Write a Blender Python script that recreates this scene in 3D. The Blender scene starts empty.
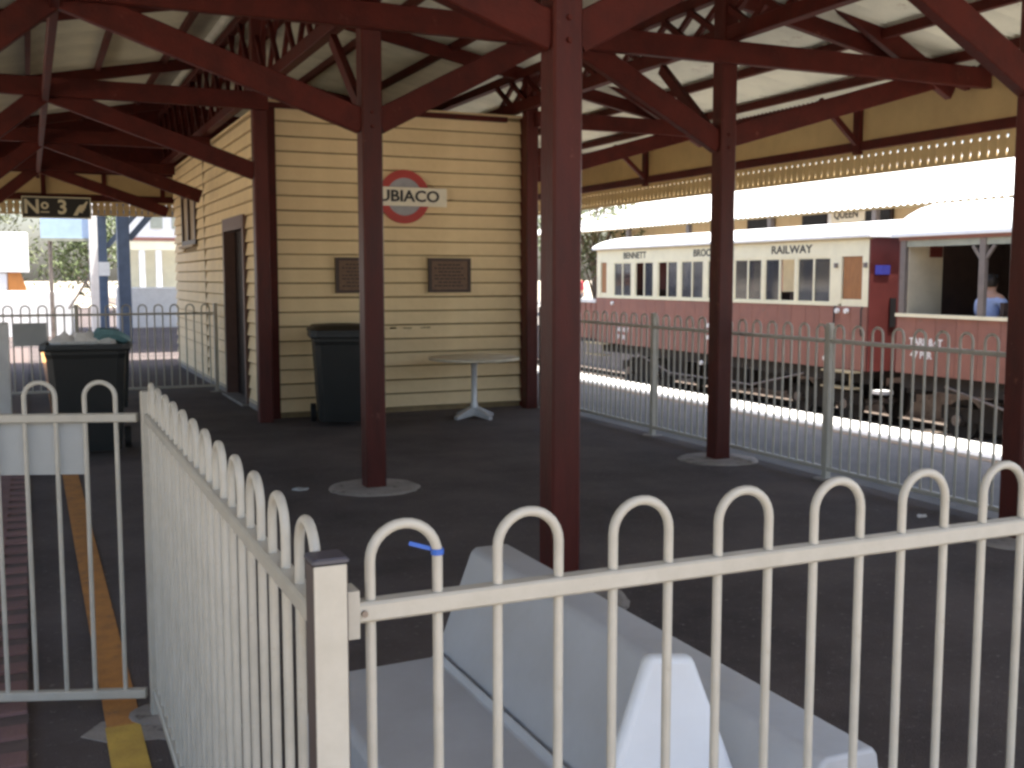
import bpy, math, random
from mathutils import Vector, Matrix
random.seed(7)
R = math.radians
scene = bpy.context.scene
C = scene.collection

# ------------------------------------------------------------------ camera, sky, sun, exposure
cam_d = bpy.data.cameras.new('camera')
cam = bpy.data.objects.new('camera', cam_d); C.objects.link(cam)
cam.location = (0, 0, 1.55)
cam.rotation_euler = (R(90 - 5.647), 0, R(-24.095))
cam_d.sensor_width = 36.0
cam_d.lens = 1077.0 / 1024.0 * 36.0
cam_d.clip_start = 0.05
cam_d.clip_end = 2000
scene.camera = cam

SUN_DIR = Vector((0.205, -0.10, 0.95)).normalized()      # towards the sun
world = bpy.data.worlds.new('World'); scene.world = world
world.use_nodes = True
wn = world.node_tree.nodes; wl = world.node_tree.links
sky = wn.new('ShaderNodeTexSky'); sky.sky_type = 'NISHITA'; sky.sun_disc = False
sky.sun_elevation = math.asin(SUN_DIR.z)
sky.sun_rotation = math.atan2(SUN_DIR.x, SUN_DIR.y)
sky.air_density = 1.0; sky.dust_density = 4.0; sky.ozone_density = 0.4
wl.new(sky.outputs[0], wn['Background'].inputs[0])
wn['Background'].inputs[1].default_value = 0.13
sd = bpy.data.lights.new('sun', 'SUN'); sd.energy = 4.5; sd.angle = R(0.53); sd.color = (1.0, 0.95, 0.87)
sun = bpy.data.objects.new('sun', sd); C.objects.link(sun)
sun.rotation_euler = SUN_DIR.to_track_quat('Z', 'Y').to_euler()
sun.location = (20, 20, 40)

scene.view_settings.view_transform = 'Standard'
scene.view_settings.look = 'None'
scene.view_settings.gamma = 1.0
scene.view_settings.use_curve_mapping = False
scene.view_settings.exposure = 1.95
scene.render.engine = 'CYCLES'
scene.cycles.use_denoising = True
scene.cycles.max_bounces = 10
scene.cycles.diffuse_bounces = 6
scene.cycles.filter_width = 2.9
scene.cycles.sample_clamp_indirect = 8.0

# ------------------------------------------------------------------ materials
MATS = {}
def mat(name, col, rough=0.6, var=0.12, scale=6.0, bump=0.0, bscale=40.0, metal=0.0, col2=None, spec=0.5, stretch=None, wear=None, wear_amt=0.62, wear_scale=9.0):
    m = bpy.data.materials.new(name); m.use_nodes = True
    nt = m.node_tree; n = nt.nodes; l = nt.links
    b = n['Principled BSDF']
    b.inputs['Roughness'].default_value = rough
    b.inputs['Metallic'].default_value = metal
    b.inputs['Specular IOR Level'].default_value = spec
    tc = n.new('ShaderNodeTexCoord'); src = tc.outputs['Object']
    if stretch:
        mp = n.new('ShaderNodeMapping'); mp.inputs['Scale'].default_value = stretch
        l.new(src, mp.inputs[0]); src = mp.outputs[0]
    no = n.new('ShaderNodeTexNoise'); no.inputs['Scale'].default_value = scale
    no.inputs['Detail'].default_value = 6; no.inputs['Roughness'].default_value = 0.65
    l.new(src, no.inputs['Vector'])
    cr = n.new('ShaderNodeValToRGB')
    c = Vector(col); c2 = Vector(col2) if col2 else c * (1 - 2.0 * var)
    cr.color_ramp.elements[0].position = 0.32; cr.color_ramp.elements[1].position = 0.62
    cr.color_ramp.elements[0].color = (*c2, 1); cr.color_ramp.elements[1].color = (*c, 1)
    l.new(no.outputs[0], cr.inputs[0])
    csrc = cr.outputs[0]
    if wear:                                               # chips, dust and stains with a shape of their own
        wnz = n.new('ShaderNodeTexNoise'); wnz.inputs['Scale'].default_value = wear_scale
        wnz.inputs['Detail'].default_value = 9; wnz.inputs['Roughness'].default_value = 0.72
        l.new(tc.outputs['Object'], wnz.inputs['Vector'])
        wr = n.new('ShaderNodeMapRange'); wr.inputs[1].default_value = wear_amt; wr.inputs[2].default_value = wear_amt + 0.09
        l.new(wnz.outputs[0], wr.inputs[0])
        wm = n.new('ShaderNodeMixRGB'); wm.inputs[2].default_value = (*wear, 1)
        l.new(wr.outputs[0], wm.inputs[0]); l.new(csrc, wm.inputs[1]); csrc = wm.outputs[0]
    # every object gets its own slight shift
    oi = n.new('ShaderNodeObjectInfo')
    mr = n.new('ShaderNodeMapRange'); mr.inputs[3].default_value = 1 - var * 0.55; mr.inputs[4].default_value = 1 + var * 0.45
    l.new(oi.outputs['Random'], mr.inputs[0])
    mx = n.new('ShaderNodeVectorMath'); mx.operation = 'SCALE'
    l.new(csrc, mx.inputs[0]); l.new(mr.outputs[0], mx.inputs['Scale'])
    l.new(mx.outputs[0], b.inputs['Base Color'])
    rr = n.new('ShaderNodeMapRange'); rr.inputs[3].default_value = max(0.05, rough - 0.1); rr.inputs[4].default_value = min(1, rough + 0.12)
    l.new(no.outputs[0], rr.inputs[0]); l.new(rr.outputs[0], b.inputs['Roughness'])
    if bump > 0:
        nb = n.new('ShaderNodeTexNoise'); nb.inputs['Scale'].default_value = bscale; nb.inputs['Detail'].default_value = 4
        l.new(src, nb.inputs['Vector'])
        bp = n.new('ShaderNodeBump'); bp.inputs['Strength'].default_value = bump; bp.inputs['Distance'].default_value = 0.01
        l.new(nb.outputs[0], bp.inputs['Height']); l.new(bp.outputs[0], b.inputs['Normal'])
    MATS[name] = m
    return m

M = {}
M['maroon'] = mat('maroon_paint', (0.082, 0.0135, 0.0090), 0.6, 0.2, 5, 0.35, 45, col2=(0.048, 0.0085, 0.0060), spec=0.18, wear=(0.14, 0.048, 0.032), wear_amt=0.63, wear_scale=7)
M['maroon_gloss'] = mat('maroon_gloss_paint', (0.078, 0.0125, 0.0085), 0.44, 0.18, 4, 0.25, 40, spec=0.25, stretch=(3, 3, 0.5), wear=(0.15, 0.052, 0.034), wear_amt=0.63, wear_scale=8)
M['cream'] = mat('cream_weatherboard', (0.80, 0.63, 0.365), 0.55, 0.06, 2.5, 0.15, 50, col2=(0.71, 0.545, 0.305), wear=(0.50, 0.37, 0.20), wear_amt=0.64, wear_scale=5)
M['fascia'] = mat('fascia_shaded_yellow', (0.56, 0.41, 0.20), 0.6, 0.08, 2.5, 0.1, 40)  # the cream paint again, darkened in colour for its backlit, shaded side
M['roof_under'] = mat('painted_roofing_iron', (0.68, 0.68, 0.57), 0.5, 0.12, 1.2, 0, col2=(0.50, 0.51, 0.43), wear=(0.36, 0.31, 0.24), wear_amt=0.6, wear_scale=2.5)
M['asphalt'] = mat('worn_asphalt', (0.128, 0.104, 0.098), 0.9, 0.2, 0.9, 1.0, 140, col2=(0.060, 0.048, 0.046), spec=0.3, wear=(0.24, 0.21, 0.19), wear_amt=0.585, wear_scale=30)
M['paving'] = mat('grey_paving', (0.17, 0.168, 0.17), 0.88, 0.12, 2.0, 0.5, 120, col2=(0.11, 0.11, 0.115), wear=(0.24, 0.23, 0.22), wear_amt=0.58, wear_scale=20)
M['white_line'] = mat('white_edge_paint', (0.80, 0.79, 0.75), 0.7, 0.06, 7, 0.2, 80)
M['yellow_line'] = mat('yellow_line_paint', (0.50, 0.225, 0.055), 0.8, 0.12, 9, 0.3, 90, col2=(0.33, 0.15, 0.045), wear=(0.14, 0.10, 0.075), wear_amt=0.58, wear_scale=12)
M['yellow_line2'] = mat('pale_yellow_line_paint', (0.60, 0.40, 0.08), 0.75, 0.12, 9, 0.3, 90, col2=(0.45, 0.29, 0.06))
M['tan_line'] = mat('tan_tactile_strip', (0.34, 0.26, 0.18), 0.8, 0.12, 9, 0.3, 90)
M['brick'] = mat('paving_brick', (0.21, 0.12, 0.11), 0.85, 0.22, 14, 0.5, 90, col2=(0.18, 0.10, 0.10))
M['mortar'] = mat('sand_joint', (0.13, 0.095, 0.085), 0.95, 0.1, 20)
M['bounce_ground'] = mat('warm_bounce_concrete', (0.42, 0.345, 0.26), 0.9, 0.12, 2, 0.3, 60)
M['concrete'] = mat('pale_concrete', (0.30, 0.27, 0.245), 0.88, 0.14, 6, 0.4, 90, col2=(0.20, 0.18, 0.165), wear=(0.11, 0.095, 0.085), wear_amt=0.56, wear_scale=11)
M['fence'] = mat('cream_fence_paint', (0.47, 0.45, 0.392), 0.38, 0.06, 9, 0.06, 60, col2=(0.40, 0.38, 0.325), wear=(0.30, 0.23, 0.16), wear_amt=0.66, wear_scale=14)
M['cap'] = mat('dark_post_cap', (0.07, 0.07, 0.09), 0.4, 0.1, 20)
M['post_shade'] = mat('post_side_shade', (0.085, 0.065, 0.060), 0.5, 0.1, 20)  # corner post colour darkened to stand in for shade on its left side
M['tape'] = mat('blue_tape', (0.03, 0.12, 0.5), 0.5, 0.1, 20)
M['plastic_white'] = mat('white_moulded_plastic', (0.46, 0.485, 0.52), 0.5, 0.07, 3, 0.1, 30, col2=(0.40, 0.415, 0.44), wear=(0.26, 0.24, 0.22), wear_amt=0.66, wear_scale=7)
M['plastic_lit'] = mat('lit_white_plastic', (0.66, 0.71, 0.77), 0.45, 0.04, 4, 0.05, 30, wear=(0.45, 0.42, 0.38), wear_amt=0.68, wear_scale=9)  # paler copy of the barrier plastic, light on the buttress face painted in
M['grey_board'] = mat('grey_board', (0.42, 0.44, 0.44), 0.6, 0.06, 5)
M['bin'] = mat('dark_green_bin_plastic', (0.007, 0.009, 0.009), 0.5, 0.15, 8, 0.1, 90)
M['rubber'] = mat('black_rubber', (0.02, 0.02, 0.02), 0.7, 0.1, 10)
M['teal_bag'] = mat('teal_plastic_bag', (0.14, 0.27, 0.29), 0.4, 0.2, 10)
M['paper'] = mat('white_paper_rubbish', (0.75, 0.72, 0.68), 0.7, 0.15, 10)
M['table_top'] = mat('mottled_table_top', (0.62, 0.57, 0.45), 0.4, 0.08, 25)
M['alu'] = mat('cast_aluminium', (0.62, 0.64, 0.66), 0.38, 0.08, 20, metal=0.5)
M['sign_red'] = mat('sign_red', (0.42, 0.035, 0.025), 0.45, 0.06, 10)
M['sign_grey'] = mat('sign_grey', (0.34, 0.34, 0.35), 0.5, 0.08, 10)
M['sign_cream'] = mat('sign_cream', (0.80, 0.74, 0.58), 0.45, 0.05, 10)
M['ink'] = mat('black_lettering', (0.015, 0.015, 0.016), 0.5, 0.05, 10)
M['sign_black'] = mat('sign_black', (0.018, 0.016, 0.014), 0.5, 0.1, 10)
M['letter_cream'] = mat('cream_lettering', (0.74, 0.68, 0.48), 0.5, 0.05, 10)
M['bronze'] = mat('bronze_plaque', (0.19, 0.105, 0.055), 0.5, 0.25, 30, 0.5, 140, col2=(0.13, 0.07, 0.038))
M['wood_frame'] = mat('dark_wood_frame', (0.055, 0.028, 0.018), 0.5, 0.15, 20)
M['door_dark'] = mat('dark_door', (0.014, 0.006, 0.005), 0.6, 0.2, 5, spec=0.2)
M['scuff'] = mat('scuffed_paint', (0.46, 0.35, 0.20), 0.7, 0.2, 30)
M['gap_shade'] = mat('board_gap_shade', (0.28, 0.205, 0.105), 0.8, 0.15, 8)  # lining darkened to paint shadow lines into the weatherboard gaps
M['taupe'] = mat('taupe_door_frame', (0.13, 0.07, 0.055), 0.55, 0.1, 8)
M['shutter'] = mat('brown_shutter', (0.32, 0.23, 0.13), 0.6, 0.12, 9)
M['coach_red'] = mat('faded_coach_red', (0.295, 0.128, 0.092), 0.55, 0.10, 3, 0.05, 30, col2=(0.24, 0.105, 0.078), wear=(0.20, 0.12, 0.09), wear_amt=0.6, wear_scale=4)
M['coach_cream'] = mat('coach_cream', (0.86, 0.81, 0.58), 0.5, 0.05, 3)
M['coach_end'] = mat('coach_end_maroon', (0.13, 0.022, 0.018), 0.55, 0.12, 3)
M['coach_roof'] = mat('white_coach_roof', (0.82, 0.82, 0.80), 0.6, 0.05, 3)
M['coach_post'] = mat('coach_grey_frame', (0.20, 0.17, 0.15), 0.6, 0.1, 6)
M['coach_int'] = mat('coach_interior_cream', (0.62, 0.56, 0.42), 0.6, 0.08, 3)
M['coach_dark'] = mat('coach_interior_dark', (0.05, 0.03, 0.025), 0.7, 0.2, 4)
M['wood_orange'] = mat('varnished_timber', (0.36, 0.15, 0.045), 0.4, 0.15, 5, stretch=(8, 8, 1))
M['underframe'] = mat('sooty_underframe', (0.035, 0.030, 0.026), 0.8, 0.25, 8, 0.3, 60)
M['steel'] = mat('worn_steel', (0.30, 0.26, 0.23), 0.5, 0.2, 10, metal=0.6)
M['step'] = mat('worn_step_timber', (0.50, 0.42, 0.25), 0.7, 0.15, 10)
M['white_paint'] = mat('white_paint', (0.82, 0.82, 0.80), 0.55, 0.05, 8)
M['blue_plate'] = mat('blue_plate', (0.045, 0.05, 0.33), 0.5, 0.1, 20)
M['ballast'] = mat('ballast_gravel', (0.15, 0.115, 0.09), 0.95, 0.3, 30, 1.0, 90, col2=(0.07, 0.055, 0.045))
M['ground'] = mat('sandy_ground', (0.37, 0.32, 0.25), 0.95, 0.12, 0.6, 0.4, 30)
M['white_roof'] = mat('white_station_roof', (0.84, 0.84, 0.82), 0.5, 0.03, 2)
M['slate_blue'] = mat('slate_blue_paint', (0.09, 0.13, 0.20), 0.5, 0.12, 6)
M['sky_reflect_board'] = mat('board_sky_reflection', (0.45, 0.62, 0.84), 0.5, 0.06, 5)  # sky reflection put into the board's base colour
M['orange'] = mat('orange_paint', (0.62, 0.24, 0.05), 0.5, 0.08, 5)
M['green_trim'] = mat('pale_green_grey', (0.35, 0.37, 0.30), 0.6, 0.1, 5)
M['leaf_a'] = mat('leaf_olive', (0.15, 0.165, 0.075), 0.6, 0.3, 4)
M['leaf_b'] = mat('leaf_green', (0.12, 0.16, 0.05), 0.6, 0.3, 4)
M['bark'] = mat('gum_bark', (0.28, 0.22, 0.17), 0.85, 0.25, 8, 0.5, 30)
M['skin'] = mat('skin', (0.50, 0.29, 0.20), 0.5, 0.05, 8)
M['shirt_blue'] = mat('pale_blue_cotton', (0.40, 0.50, 0.78), 0.8, 0.08, 12)
M['shirt_red'] = mat('red_cotton', (0.55, 0.06, 0.09), 0.8, 0.08, 12)
M['trousers'] = mat('dark_trousers', (0.03, 0.035, 0.05), 0.8, 0.1, 12)
M['hair'] = mat('dark_hair', (0.02, 0.014, 0.010), 0.6, 0.2, 30)
g = bpy.data.materials.new('coach_window_glass'); g.use_nodes = True
gb = g.node_tree.nodes['Principled BSDF']; gb.inputs['Base Color'].default_value = (0.045, 0.05, 0.06, 1)
gb.inputs['Roughness'].default_value = 0.06; gb.inputs['Alpha'].default_value = 0.72; gb.inputs['Specular IOR Level'].default_value = 0.6
M['glass'] = g

# ------------------------------------------------------------------ mesh helpers
class MB:
    def __init__(s): s.v = []; s.f = []
    def add(s, vs, fs):
        o = len(s.v); s.v += [tuple(p) for p in vs]; s.f += [tuple(i + o for i in f) for f in fs]; return s
    def box(s, x0, x1, y0, y1, z0, z1):
        vs = [(x0,y0,z0),(x1,y0,z0),(x1,y1,z0),(x0,y1,z0),(x0,y0,z1),(x1,y0,z1),(x1,y1,z1),(x0,y1,z1)]
        return s.add(vs, [(3,2,1,0),(4,5,6,7),(0,1,5,4),(1,2,6,5),(2,3,7,6),(3,0,4,7)])
    def cbox(s, x0, x1, y0, y1, z0, z1, c=0.006):          # box with chamfered vertical and top edges
        def ring(i, z): return [(x0+i+c,y0+i,z),(x1-i-c,y0+i,z),(x1-i,y0+i+c,z),(x1-i,y1-i-c,z),(x1-i-c,y1-i,z),(x0+i+c,y1-i,z),(x0+i,y1-i-c,z),(x0+i,y0+i+c,z)]
        return s.loft([ring(0, z0), ring(0, z1 - c), ring(c, z1)])
    def loft(s, rings, cap=True, closed=True):
        n = len(rings[0]); o = len(s.v)
        for r in rings: s.v += [tuple(p) for p in r]
        for i in range(len(rings) - 1):
            for j in range(n if closed else n - 1):
                k = (j + 1) % n
                s.f.append((o+i*n+j, o+i*n+k, o+(i+1)*n+k, o+(i+1)*n+j))
        if cap:
            s.f.append(tuple(o + j for j in range(n))[::-1]); s.f.append(tuple(o + (len(rings)-1)*n + j for j in range(n)))
        return s
    def beam(s, p0, p1, w, h, up=(0,0,1), c=0.0):
        p0 = Vector(p0); p1 = Vector(p1); d = (p1 - p0).normalized(); up = Vector(up)
        side = d.cross(up)
        if side.length < 1e-4: side = d.cross(Vector((1,0,0)))
        side.normalize(); u = side.cross(d).normalized()
        a = side * (w/2); b = u * (h/2)
        if c:
            ca = side * c; cb = u * c
            prof = [-a+ca-b, a-ca-b, a-b+cb, a+b-cb, a-ca+b, -a+ca+b, -a+b-cb, -a-b+cb]
        else: prof = [-a-b, a-b, a+b, -a+b]
        return s.loft([[p0 + q for q in prof], [p1 + q for q in prof]])
    def cyl(s, p0, p1, r0, r1=None, n=12):
        r1 = r0 if r1 is None else r1
        return s.tube([p0, p1], [r0, r1], n)
    def tube(s, pts, r, n=8, cap=True):
        pts = [Vector(p) for p in pts]; rs = r if isinstance(r, (list, tuple)) else [r] * len(pts)
        rings = []; prev = None
        for i, p in enumerate(pts):
            if i == 0: d = pts[1] - pts[0]
            elif i == len(pts) - 1: d = pts[-1] - pts[-2]
            else: d = (pts[i+1] - p).normalized() + (p - pts[i-1]).normalized()
            d.normalize()
            if prev is None:
                a = d.cross(Vector((0,0,1)));
                if a.length < 1e-3: a = d.cross(Vector((0,1,0)))
            else: a = prev - d * prev.dot(d)
            a.normalize(); prev = a; b = d.cross(a)
            rings.append([p + (a * math.cos(t) + b * math.sin(t)) * rs[i] for t in [2*math.pi*k/n for k in range(n)]])
        return s.loft(rings, cap)
    def prism(s, poly, axis, a0, a1):                       # poly: 2-D points, extruded along axis
        def P(q, a):
            if axis == 'x': return (a, q[0], q[1])
            if axis == 'y': return (q[0], a, q[1])
            return (q[0], q[1], a)
        return s.loft([[P(q, a0) for q in poly], [P(q, a1) for q in poly]])
    def lathe(s, prof, cx, cy, n=24):
        rings = [[(cx + r*math.cos(2*math.pi*k/n), cy + r*math.sin(2*math.pi*k/n), z) for k in range(n)] for r, z in prof]
        return s.loft(rings)
    def mesh(s, name, m, smooth=False):
        me = bpy.data.meshes.new(name); me.from_pydata(s.v, [], s.f); me.update()
        import bmesh
        bm = bmesh.new(); bm.from_mesh(me); bmesh.ops.recalc_face_normals(bm, faces=bm.faces); bm.to_mesh(me); bm.free()
        if m: me.materials.append(m)
        if smooth:
            for p in me.polygons: p.use_smooth = True
            try: me.set_sharp_from_angle(angle=R(40))
            except Exception: pass
        return me
    def obj(s, name, m, parent=None, smooth=False, loc=None):
        return link(name, s.mesh(name, m, smooth), parent, loc)

def link(name, me, parent=None, loc=None):
    o = bpy.data.objects.new(name, me); C.objects.link(o)
    if parent is not None: o.parent = parent
    if loc is not None: o.location = loc
    return o
def thing(name, label, cat, loc=(0,0,0), group=None, rz=0.0):
    o = bpy.data.objects.new(name, None); C.objects.link(o); o.location = loc; o.rotation_euler = (0,0,rz)
    o.empty_display_size = 0.1
    return tag(o, label, cat, group)
def tag(o, label, cat, group=None):
    o['label'] = label; o['category'] = cat
    if group: o['group'] = group
    return o
def struct(o): o['kind'] = 'structure'; return o
def stuff(o): o['kind'] = 'stuff'; return o
def text(name, body, size, m, parent, mtx, align='CENTER', extrude=0.003, bold=0.0, sx=1.0):
    cu = bpy.data.curves.new(name, 'FONT'); cu.body = body; cu.size = size; cu.align_x = align; cu.align_y = 'CENTER'
    cu.extrude = extrude; cu.offset = bold; cu.resolution_u = 3
    t = bpy.data.objects.new(name, cu)
    me = bpy.data.meshes.new_from_object(t); me.name = name
    bpy.data.objects.remove(t); bpy.data.curves.remove(cu)
    me.transform(Matrix.Diagonal((sx, 1, 1, 1))); me.transform(mtx); me.materials.clear(); me.materials.append(m)
    return link(name, me, parent)
FACE_NEG_Y = Matrix.Rotation(R(90), 4, 'X')                                 # text in XZ facing -Y
FACE_NEG_X = Matrix.Rotation(R(-90), 4, 'Z') @ Matrix.Rotation(R(90), 4, 'X')   # text facing -X
def T(x, y, z): return Matrix.Translation((x, y, z))

# ------------------------------------------------------------------ ground, platform, tracks
struct(MB().box(-600, 700, -500, 900, -1.6, -1.30).obj('ground', M['ground']))
struct(MB().box(8.14, 15.74, -60, 160, -1.298, -1.16).obj('ballast_bed', M['ballast']))
struct(MB().box(-4.2, 5.62, 0.2, 60, -1.296, 0.0).obj('platform', M['asphalt']))
struct(MB().box(-4.2, 5.62, -14, 0.2, -1.295, 0.001).obj('bounce_ground', M['bounce_ground']))  # unseen pale ground behind the camera, added to bounce warm light forward
struct(MB().box(5.62, 8.0, -14, 60, -1.294, 0.002).obj('platform_paving', M['paving']))
struct(MB().box(8.0, 8.12, -14, 60, -1.292, 0.004).obj('platform_coping', M['concrete']))
struct(MB().box(7.46, 8.115, -14, 60, 0.003, 0.0085).obj('white_edge_band', M['white_line']))
struct(MB().box(7.33, 7.42, -14, 60, 0.003, 0.0065).obj('tan_warning_line', M['tan_line']))
struct(MB().box(0.185, 0.30, 3.84, 26, 0.0, 0.004).obj('yellow_safety_line', M['yellow_line']))
struct(MB().box(0.180, 0.295, 0.6, 3.84, 0.0, 0.004).obj('yellow_safety_line', M['yellow_line2']))
patch = MB().prism([(0.10,3.80),(0.17,3.90),(0.30,3.93),(0.46,3.88),(0.60,3.80),(0.62,3.66),(0.44,3.60),(0.34,3.68),(0.20,3.70)], 'z', 0.0, 0.003)
struct(patch.obj('concrete_patch', M['concrete']))
bed = struct(MB().box(-2.2, -0.06, 1.0, 26, 0.0, 0.010).obj('brick_path', M['mortar']))
bm_ = MB().cbox(-0.113, 0.113, -0.0535, 0.0535, 0, 0.012, 0.003).mesh('brick', M['brick'])
row = 0; y = 3.0
while y < 10.0:
    for k in range(3):
        x = -0.06 - 0.117 - 0.232 * k - (0.116 if row % 2 else 0.0)
        b = link('brick', bm_, bed, (x, y + random.uniform(-.002, .002), 0.008 + random.uniform(-.002, .002)))
        b.rotation_euler = (0, 0, random.uniform(-.015, .015))
    y += 0.112; row += 1
for xr in (9.35, 10.45, 13.55, 14.65):
    r = MB().prism([(xr-.06,-1.16),(xr+.06,-1.16),(xr+.06,-1.145),(xr+.01,-1.13),(xr+.01,-1.08),(xr+.033,-1.07),(xr+.033,-1.045),(xr-.033,-1.045),(xr-.033,-1.07),(xr-.01,-1.08),(xr-.01,-1.13),(xr-.06,-1.145)], 'y', -40, 120)
    struct(r.obj('rail', M['steel'] if xr < 12 else M['underframe']))
sl = MB()
for i in range(60):
    for xc in (9.9, 14.1): sl.box(xc-.95, xc+.95, -6+i*.75, -5.78+i*.75, -1.2, -1.145)
stuff(struct(sl.obj('sleepers', M['underframe'])))

# ------------------------------------------------------------------ the canopy
canopy = thing('platform_canopy', 'maroon timber platform canopy with knee-braced posts and iron roof', 'canopy')
FR = [4.54, 7.60, 11.60, 15.50, 19.40]
XL, XM, XR = -0.77, 2.28, 5.33
EAVE_R, EAVE_L, Y0R, Y1R = 8.22, -3.66, -1.0, 20.62
RS = 0.19
def roof_z(x): return 3.50 + RS * ((EAVE_R - x) if x >= XM else (x - EAVE_L))
post_me = {}
def post(x, y, foot=True):
    top = roof_z(x) - 0.12
    p = MB().cbox(x-.075, x+.075, y-.075, y+.075, 0, top, 0.012).obj('post', M['maroon_gloss'], canopy)
    if foot:
        ft = MB(); k_ = [1 + random.uniform(-.025, .025) for _ in range(40)]
        rg = lambda r, z: [(x + r*k_[q]*math.cos(2*math.pi*q/40), y + r*k_[q]*math.sin(2*math.pi*q/40), z) for q in range(40)]
        ft.loft([rg(.34, .001), rg(.335, .006), rg(.29, .013), rg(.12, .018)]).obj('footing', M['concrete'], p, True)
        for zz in (2.62, 2.72):
            MB().cyl((x - .0, y - .074, zz), (x, y - .088, zz), .016, .013, 6).obj('bolt', M['maroon'], p)
    return p
for fy in FR:
    for x in (XL, XM, XR):
        xx = x
        if fy == 11.60 and x == XR: xx = 5.42
        if fy in (15.50, 19.40) and x == XR: xx = 5.50
        if fy in (15.50, 19.40) and x == XM: continue
        post(xx, fy, foot=(fy < 11))
    # tie beam (paired either side would hide the post; one plank on the near face)
    spans = [(EAVE_L + .03, EAVE_R - .05)] if fy < 11 else [(EAVE_L + .03, XM + .07), (5.44, EAVE_R - .05)]
    for xa, xb in spans:
        MB().beam((xa, fy - .112, 3.375), (xb, fy - .112, 3.375), 0.07, 0.18, c=.006).obj('tie_beam', M['maroon'], canopy)
    # rafters
    for s in (-1, 1):
        xe = EAVE_R - .06 if s > 0 else EAVE_L + .06
        xm = XM + .02 * s
        MB().beam((xm, fy + .112, roof_z(xm) - .135), (xe, fy + .112, roof_z(xe) - .135), 0.07, 0.15, c=.006).obj('rafter', M['maroon'], canopy)
    def brace(x0, z0, x1, z1, off=0.0):
        MB().beam((x0, fy + off, z0), (x1, fy + off, z1), 0.085, 0.175, c=.006).obj('knee_brace', M['maroon'], canopy)
    brace(XM - .06, 2.66, 0.22, 3.345)
    if fy < 11:
        brace(XM + .06, 2.66, 3.62, 3.345); brace(XR - .06, 2.66, 3.98, 3.345, .004)
    brace(XR + .06, 2.72, 7.80, 3.40)
    brace(XL + .06, 2.56, 0.215, 3.335, .006); brace(XL - .06, 2.66, -2.9, 3.36)
    # raking strut that crosses the tie near the eave
    MB().beam((6.45, fy - .03, 3.93), (7.80, fy - .03, 3.25), 0.075, 0.17, c=.006).obj('raking_strut', M['maroon'], canopy)
    # slim braces along the platform
    for x in (XM, XR):
        for s in ((1,) if fy < 11 else ()):
            MB().beam((x, fy + .06*s, 2.66), (x, fy + .98*s, 3.43), 0.055, 0.09).obj('long_brace', M['maroon'], canopy)
# longitudinal lattice girders above the posts
def girder(x, ztop, ya, yb, web_end=99):
    MB().beam((x, ya, 3.53), (x, yb, 3.53), 0.10, 0.12, c=.006).obj('girder_chord', M['maroon'], canopy)
    MB().beam((x, ya, ztop), (x, yb, ztop), 0.10, 0.10, c=.006).obj('girder_chord', M['maroon'], canopy)
    y = ya + .1; k = 0
    h = ztop - 3.53
    step = max(.42, h * .75)
    while y + step < min(yb, web_end):
        a, b = (3.58, ztop - .05)
        MB().beam((x - .022, y, a), (x - .022, y + step, b), 0.04, 0.05).obj('web_strut', M['maroon'], canopy)
        MB().beam((x + .022, y, b), (x + .022, y + step, a), 0.04, 0.05).obj('web_strut', M['maroon'], canopy)
        y += step
girder(XM, roof_z(XM) - .22, Y0R + .2, Y1R - .2)
girder(XR, roof_z(XR) - .16, Y0R + .2, Y1R - .2, 12.4)
girder(XL, roof_z(XL) - .16, Y0R + .2, Y1R - .2)
# beam along the platform where the left braces meet, and purlins under the iron
MB().beam((0.22, Y0R + .1, 3.30), (0.22, Y1R - .2, 3.30), 0.06, 0.11, c=.006).obj('meeting_beam', M['maroon'], canopy)
for x in (7.75, 6.95, 6.1, 4.5, 3.65, 2.75, 1.8, .95, .1, -1.6, -2.4, -3.2):
    z = roof_z(x) - .062
    MB().beam((x, Y0R + .05, z), (x, Y1R - .05, z), 0.06, 0.085).obj('purlin', M['maroon'], canopy)
# corrugated sheets
def sheet(s):
    xa, xb = (XM, EAVE_R + .10) if s > 0 else (XM, EAVE_L - .10)
    n = 60; w = 0.762; top = []; mb = MB()
    pr = [(w * i / n, 0.012 * math.cos(2 * math.pi * 10 * i / n)) for i in range(n + 1)]
    za, zb = roof_z(xa), roof_z(EAVE_R if s > 0 else EAVE_L) - RS * .10
    ring = lambda x, z: [(x, p, z + q) for p, q in pr] + [(x, p, z + q + .0025) for p, q in pr[::-1]]
    mb.loft([ring(xa, za), ring(xb, zb)])
    return mb.mesh('roof_sheet', M['roof_under'], True)
for s in (1, -1):
    me = sheet(s); y = Y0R
    while y < Y1R - .1:
        link('roof_sheet', me, canopy, (0, y, 0.0)); y += 0.758
MB().tube([(XM, Y0R, roof_z(XM) + .02), (XM, Y1R + .1, roof_z(XM) + .02)], .09, 10).obj('ridge_cap', M['roof_under'], canopy, True)

# fascia, batten and cut-out valance on the right-hand eave
XV = 8.20
y = Y0R
while y < Y1R:
    y2 = min(y + 2.18, Y1R)
    MB().box(XV, XV + .022, y + .002, y2 - .002, 2.99, 3.50).obj('fascia_panel', M['fascia'], canopy); y = y2
MB().beam((XV - .022, Y0R, 2.945), (XV - .022, Y1R, 2.945), 0.045, 0.10, c=.005).obj('fascia_batten', M['maroon'], canopy)
MB().beam((XV - .03, Y0R, 3.46), (XV - .03, Y1R, 3.46), 0.06, 0.12, c=.005).obj('eave_beam', M['maroon'], canopy)
for y in (4.84, 9.20, 13.57, 17.94):
    MB().box(XV - .06, XV - .001, y - .045, y + .045, 2.86, 3.44).obj('fascia_post', M['maroon'], canopy)
    MB().beam((XV - .55, y, 3.40), (XV - .05, y, 2.98), .05, .06).obj('fascia_strut', M['maroon'], canopy)
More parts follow.
